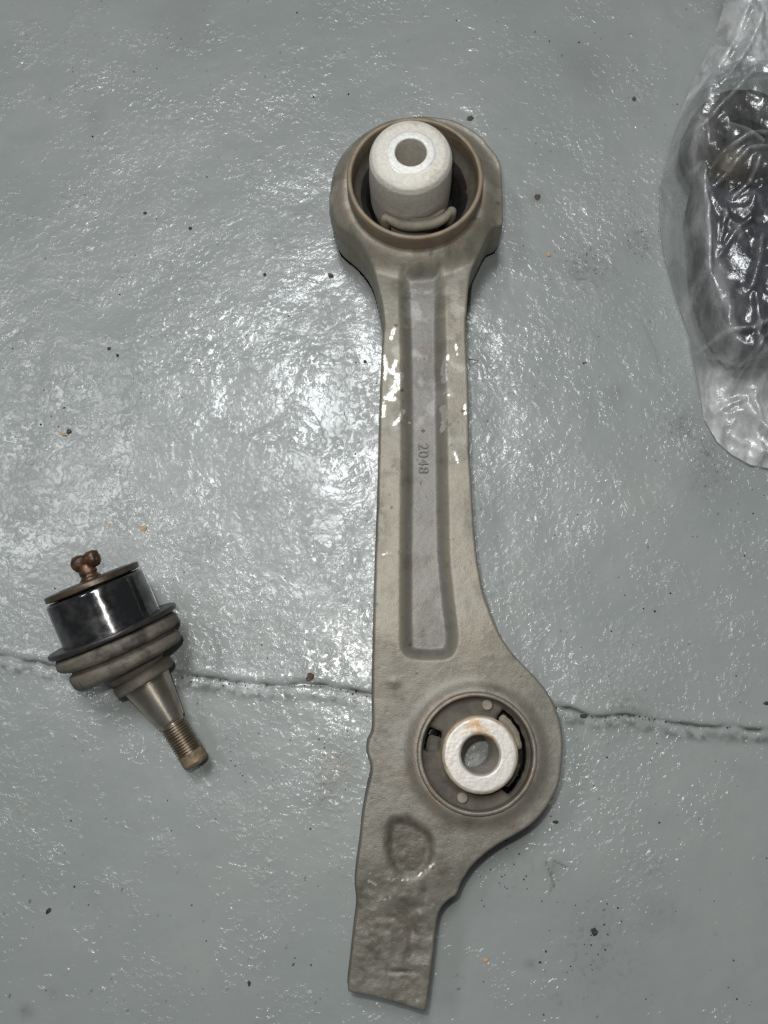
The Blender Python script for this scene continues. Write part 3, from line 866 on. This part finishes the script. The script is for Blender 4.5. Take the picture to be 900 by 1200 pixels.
hb = mb.math('ADD', hb, mb.math('MULTIPLY', rid.outputs[0], .9))
nbp = mb.bump(hb, .00035)
mb.t.links.new(nbp, gl.inputs["Normal"]); mb.t.links.new(nbp, df.inputs["Normal"])
lw = mb.n.new("ShaderNodeLayerWeight"); lw.inputs["Blend"].default_value = .35; mb.t.links.new(nbp, lw.inputs["Normal"])
m1 = mb.n.new("ShaderNodeMixShader"); m2 = mb.n.new("ShaderNodeMixShader")
milky = mb.math('ADD', mb.math('ADD', mb.ramp(mb.noise(60, 5, .6, dist=1.5), .50, .75, .0, .10), mb.math('MULTIPLY', mb.attr('milk'), mb.ramp(mb.noise(70, 4, .6, dist=1.0, co=mb.mapping((1.6, .45, .6), (0, 0, .25))), .34, .66, .45, 1.3))), mb.ramp(lw.outputs["Facing"], .5, 1.0, 0, .20))
mb.t.links.new(milky, m1.inputs[0]); mb.t.links.new(tr.outputs[0], m1.inputs[1]); mb.t.links.new(df.outputs[0], m1.inputs[2])
mb.t.links.new(mb.ramp(lw.outputs["Fresnel"], 0, .6, .065, .28), m2.inputs[0]); mb.t.links.new(m1.outputs[0], m2.inputs[1]); mb.t.links.new(gl.outputs[0], m2.inputs[2])
mb.t.links.new(m2.outputs[0], mb.out.inputs["Surface"])
xs_ = BAG[:, 0]; ys_ = BAG[:, 1]
bag = plate("plastic_bag", lambda X, Y: poly_sdf(X, Y, BAG), bag_z, (xs_.min() - .002, ys_.min() - .002, xs_.max() + .002, ys_.max() + .002), .0009, mb.m, None, None, {'milk': bag_milk})
tag(bag, "crumpled clear plastic bag at the edge of the picture wrapped round a dark part", "plastic bag")

m_dark = simple("dark_coated_metal", (.010, .012, .018), (.020, .023, .032), .5, .2, 60, .0001).m
m_brown = simple("greasy_brown_rubber", (.036, .033, .028), (.022, .021, .02), .6, 0, 60, .0002).m
m_tan = simple("tan_metal_sleeve", (.13, .105, .075), (.075, .062, .047), .45, .3, 150, .0001).m
bp_ = empty("bagged_arm", P(880, 300).to_tuple())
tag(bp_, "dark car suspension part with a tan bush end wrapped inside the clear plastic bag", "car part")
DO = Matrix.Translation(-bp_.location)
def ondp(o):
    o.data.transform(DO); return o
def beam_z(X, Y, d):
    r = .008; t = np.clip(d, 0, r)
    p = -poly_sdf(X, Y, smooth_closed(PX([(850, 250), (852, 340), (880, 380), (930, 360), (950, 290), (915, 240)], .03), 4))
    return .0215 - (r - np.sqrt(np.maximum(r * r - (r - t)**2, 0))) - .006 * sstep(-.002, .005, p)
ondp(plate("beam", lambda X, Y: poly_sdf(X, Y, BEAM), beam_z, (P(805, 0, .03).x, P(0, 425, .03).y, P(1000, 0, .03).x, P(0, 155, .03).y), .001, m_dark, bp_, walls=[(.010, .001), (.003, -.002)]))
hc = HEADC
hb_ = ondp(lathe("bush_housing", rounded([(.010, .024), (.0140, .0285), (.020, .0295), (.0248, .026), (.0262, .020), (.0262, .007), (.024, .003)], .002), m_brown, bp_, 64, Matrix.Translation((hc.x, hc.y, 0)), .0006, 71))
tc = P(862, 186, .030)
ondp(lathe("bush_sleeve", rounded([(0, .0325), (.005, .0320), (.0085, .0295), (.0102, .026), (.0102, .015)], .001), m_tan, hb_, 48, Matrix.Translation((tc.x, tc.y, 0)), .0002, 73))

# ------------------------------------------------------------------ crumbs on the floor
def chip(name, u, v, wpx, hpx, zmm, ang, mat, seed, label, cat="crumb", group=None):
    """a small broken flake: an uneven many-sided lump"""
    rng = np.random.RandomState(seed)
    bm = bmesh.new(); bmesh.ops.create_icosphere(bm, subdivisions=2, radius=.8)
    for q in bm.verts:
        k = 1 + .55 * float(perlin(np.array(q.co.x * 1.6 + seed), np.array(q.co.y * 1.6 + q.co.z * 2.1), seed % 17))
        q.co = Vector((q.co.x * k * wpx * S / 2, q.co.y * k * hpx * S / 2, q.co.z * k * zmm / 1000 / 2))
    me = bpy.data.meshes.new(name); bm.to_mesh(me); bm.free()
    o = link(name, me, mat, None, smooth=False)
    p = P(u, v, 0); o.location = (p.x, p.y, zmm / 1000 * .42); o.rotation_euler = (0, 0, ang)
    return tag(o, label, cat, group)
m_c_brown = simple("brown_crumb", (.10, .065, .04), (.05, .036, .025), .7, 0, 900, .0002).m
m_c_black = simple("black_crumb", (.02, .02, .02), (.04, .037, .033), .6, 0, 900, .0002).m
m_c_tan = simple("tan_crumb", (.50, .34, .18), (.36, .24, .13), .7, 0, 900, .0002).m
m_c_orange = simple("orange_crumb", (.62, .30, .07), (.50, .24, .06), .6, 0, 900, .0001).m
for a in [("rust_flake", 551, 139, 11, 8, 1.6, .2, m_c_brown, 3, "rusty brown flake on the floor just above the arm's upper eye"),
          ("dirt_crumb", 387, 323, 9, 7, 1.5, -.5, m_c_brown, 4, "brown grit crumb stuck in the paint left of the arm's neck"),
          ("dirt_crumb", 428, 424, 5, 5, .9, .9, m_c_black, 5, "tiny dark crumb on the glittering floor touching the arm's long straight side"),
          ("wood_splinter", 74, 509, 14, 3.5, 1.0, -.45, m_c_tan, 6, "pale tan splinter on the floor above the ball joint"),
          ("dirt_crumb", 81, 506, 7, 8, 1.4, .3, m_c_brown, 7, "grey-brown crumb lying against the pale tan splinter"),
          ("dirt_crumb", 168, 619, 9, 8, 1.0, .3, m_c_tan, 8, "tan crumb on the floor right of the ball joint's grease fitting"),
          ("orange_flake", 569, 1125, 6, 5, .9, .2, m_c_orange, 9, "small bright orange flake on the floor beside the arm's square tongue"),
          ("dirt_crumb", 696, 1091, 8, 10, 1.3, .4, m_c_black, 10, "largest black crumb on the bare floor below the crack"),
          ("rust_flake", 743, 116, 7, 6, 1.2, .2, m_c_brown, 11, "reddish brown flake on the floor between the arm and the bag's neck"),
          ("dirt_crumb", 630, 231, 11, 9, .6, .6, m_c_brown, 12, "flat brown smear of dirt right of the arm's upper eye"),
          ("orange_flake", 643, 298, 6, 9, .8, .2, m_c_tan, 13, "golden tan flake among dark grit between the arm and the bag"),
          ("dirt_crumb", 223, 268, 5, 5, .9, 0, m_c_black, 14, "round black speck on the bare floor far left of the arm's upper eye"),
          ("dirt_crumb", 170, 250, 6, 4, .8, .3, m_c_black, 15, "oblong black speck left of the round black speck"),
          ("dirt_crumb", 651, 963, 8, 4, 1.0, -.1, m_c_black, 16, "thin black crumb just off the arm's lower eye"),
          ("dirt_crumb", 128, 409, 6, 5, 1.0, .4, m_c_black, 17, "upper of two dark specks above the tan splinter"),
          ("dirt_crumb", 138, 417, 4, 6, .9, .4, m_c_black, 18, "lower of two dark specks above the tan splinter"),
          ("dirt_crumb", 310, 322, 5, 5, .8, .4, m_c_black, 19, "round black speck left of the brown grit crumb by the neck"),
          ("dirt_crumb", 898, 824, 7, 5, 1.0, .0, m_c_black, 20, "black crumb at the picture's edge just above the crack"),
          ("dirt_crumb", 684, 839, 11, 6, 1.6, .0, m_c_black, 21, "black dirt lump lodged in the crack right of the lower eye"),
          ("dirt_crumb", 364, 793, 14, 10, 1.6, .5, m_c_brown, 22, "brown dirt lump on the crack between ball joint and arm"),
          ("dirt_crumb", 57, 1067, 8, 5, 1.1, .9, m_c_black, 23, "dark crumb on the empty floor well below the ball joint"),
          ("dirt_crumb", 292, 1152, 4, 7, .9, .2, m_c_black, 24, "small dark crumb on the floor left of the arm's square tongue")]:
    chip(*a)
hair = [P(549, 421, .004), P(553, 421.5, .004), P(556, 422, .002), P(560, 422.3, .0008)]
tag(tube("fibre", hair, .00022, m_c_black, None, 6), "short black fibre sticking out beside the arm's neck", "fibre")

# fine grit: far too many grains to count
def grit():
    rng = np.random.RandomState(11); V, F = [], []
    spots = [(rng.uniform(-20, 920), rng.uniform(-20, 1220), rng.uniform(.35, 1.0)**1.6 * 1.75) for _ in range(480)]
    for (u, v, r, n) in [(700, 1100, 60, 30), (690, 310, 34, 34), (640, 1000, 60, 30), (820, 520, 30, 20), (300, 870, 50, 24), (105, 806, 10, 6), (750, 285, 20, 14), (330, 880, 60, 20), (560, 1010, 40, 24), (850, 560, 40, 26)]:
        spots += [(rng.normal(u, r * .6), rng.normal(v, r * .6), rng.uniform(.4, 1.3)) for _ in range(n)]
    for k in range(170):
        i = rng.randint(8, len(CRACK) - 8); q = CRACK[i]
        qu, qv = PROJ(q[0], q[1]); spots.append((qu + rng.normal(0, 5), qv + abs(rng.normal(0, 7)) - 1, rng.uniform(.5, 1.5)))
    for u, v, r in spots:
        p = P(u, v, 0); r = r * S; n = len(V); a0 = rng.rand() * 6.28
        z0 = .0003
        ring = [(p.x + r * rng.uniform(.6, 1.3) * math.cos(a0 + k * 1.2566), p.y + r * rng.uniform(.6, 1.3) * math.sin(a0 + k * 1.2566), -.0004) for k in range(5)]
        V += ring + [(p.x + r * .2, p.y, z0 + r * rng.uniform(.6, 1.1))]
        F += [[n + k, n + (k + 1) % 5, n + 5] for k in range(5)]
    me = bpy.data.meshes.new("grit"); me.from_pydata(V, [], F); me.validate()
    return tag(link("grit", me, m_c_black, None, smooth=False), "fine dark grit scattered over the painted floor", "grit", None, "stuff")
grit()
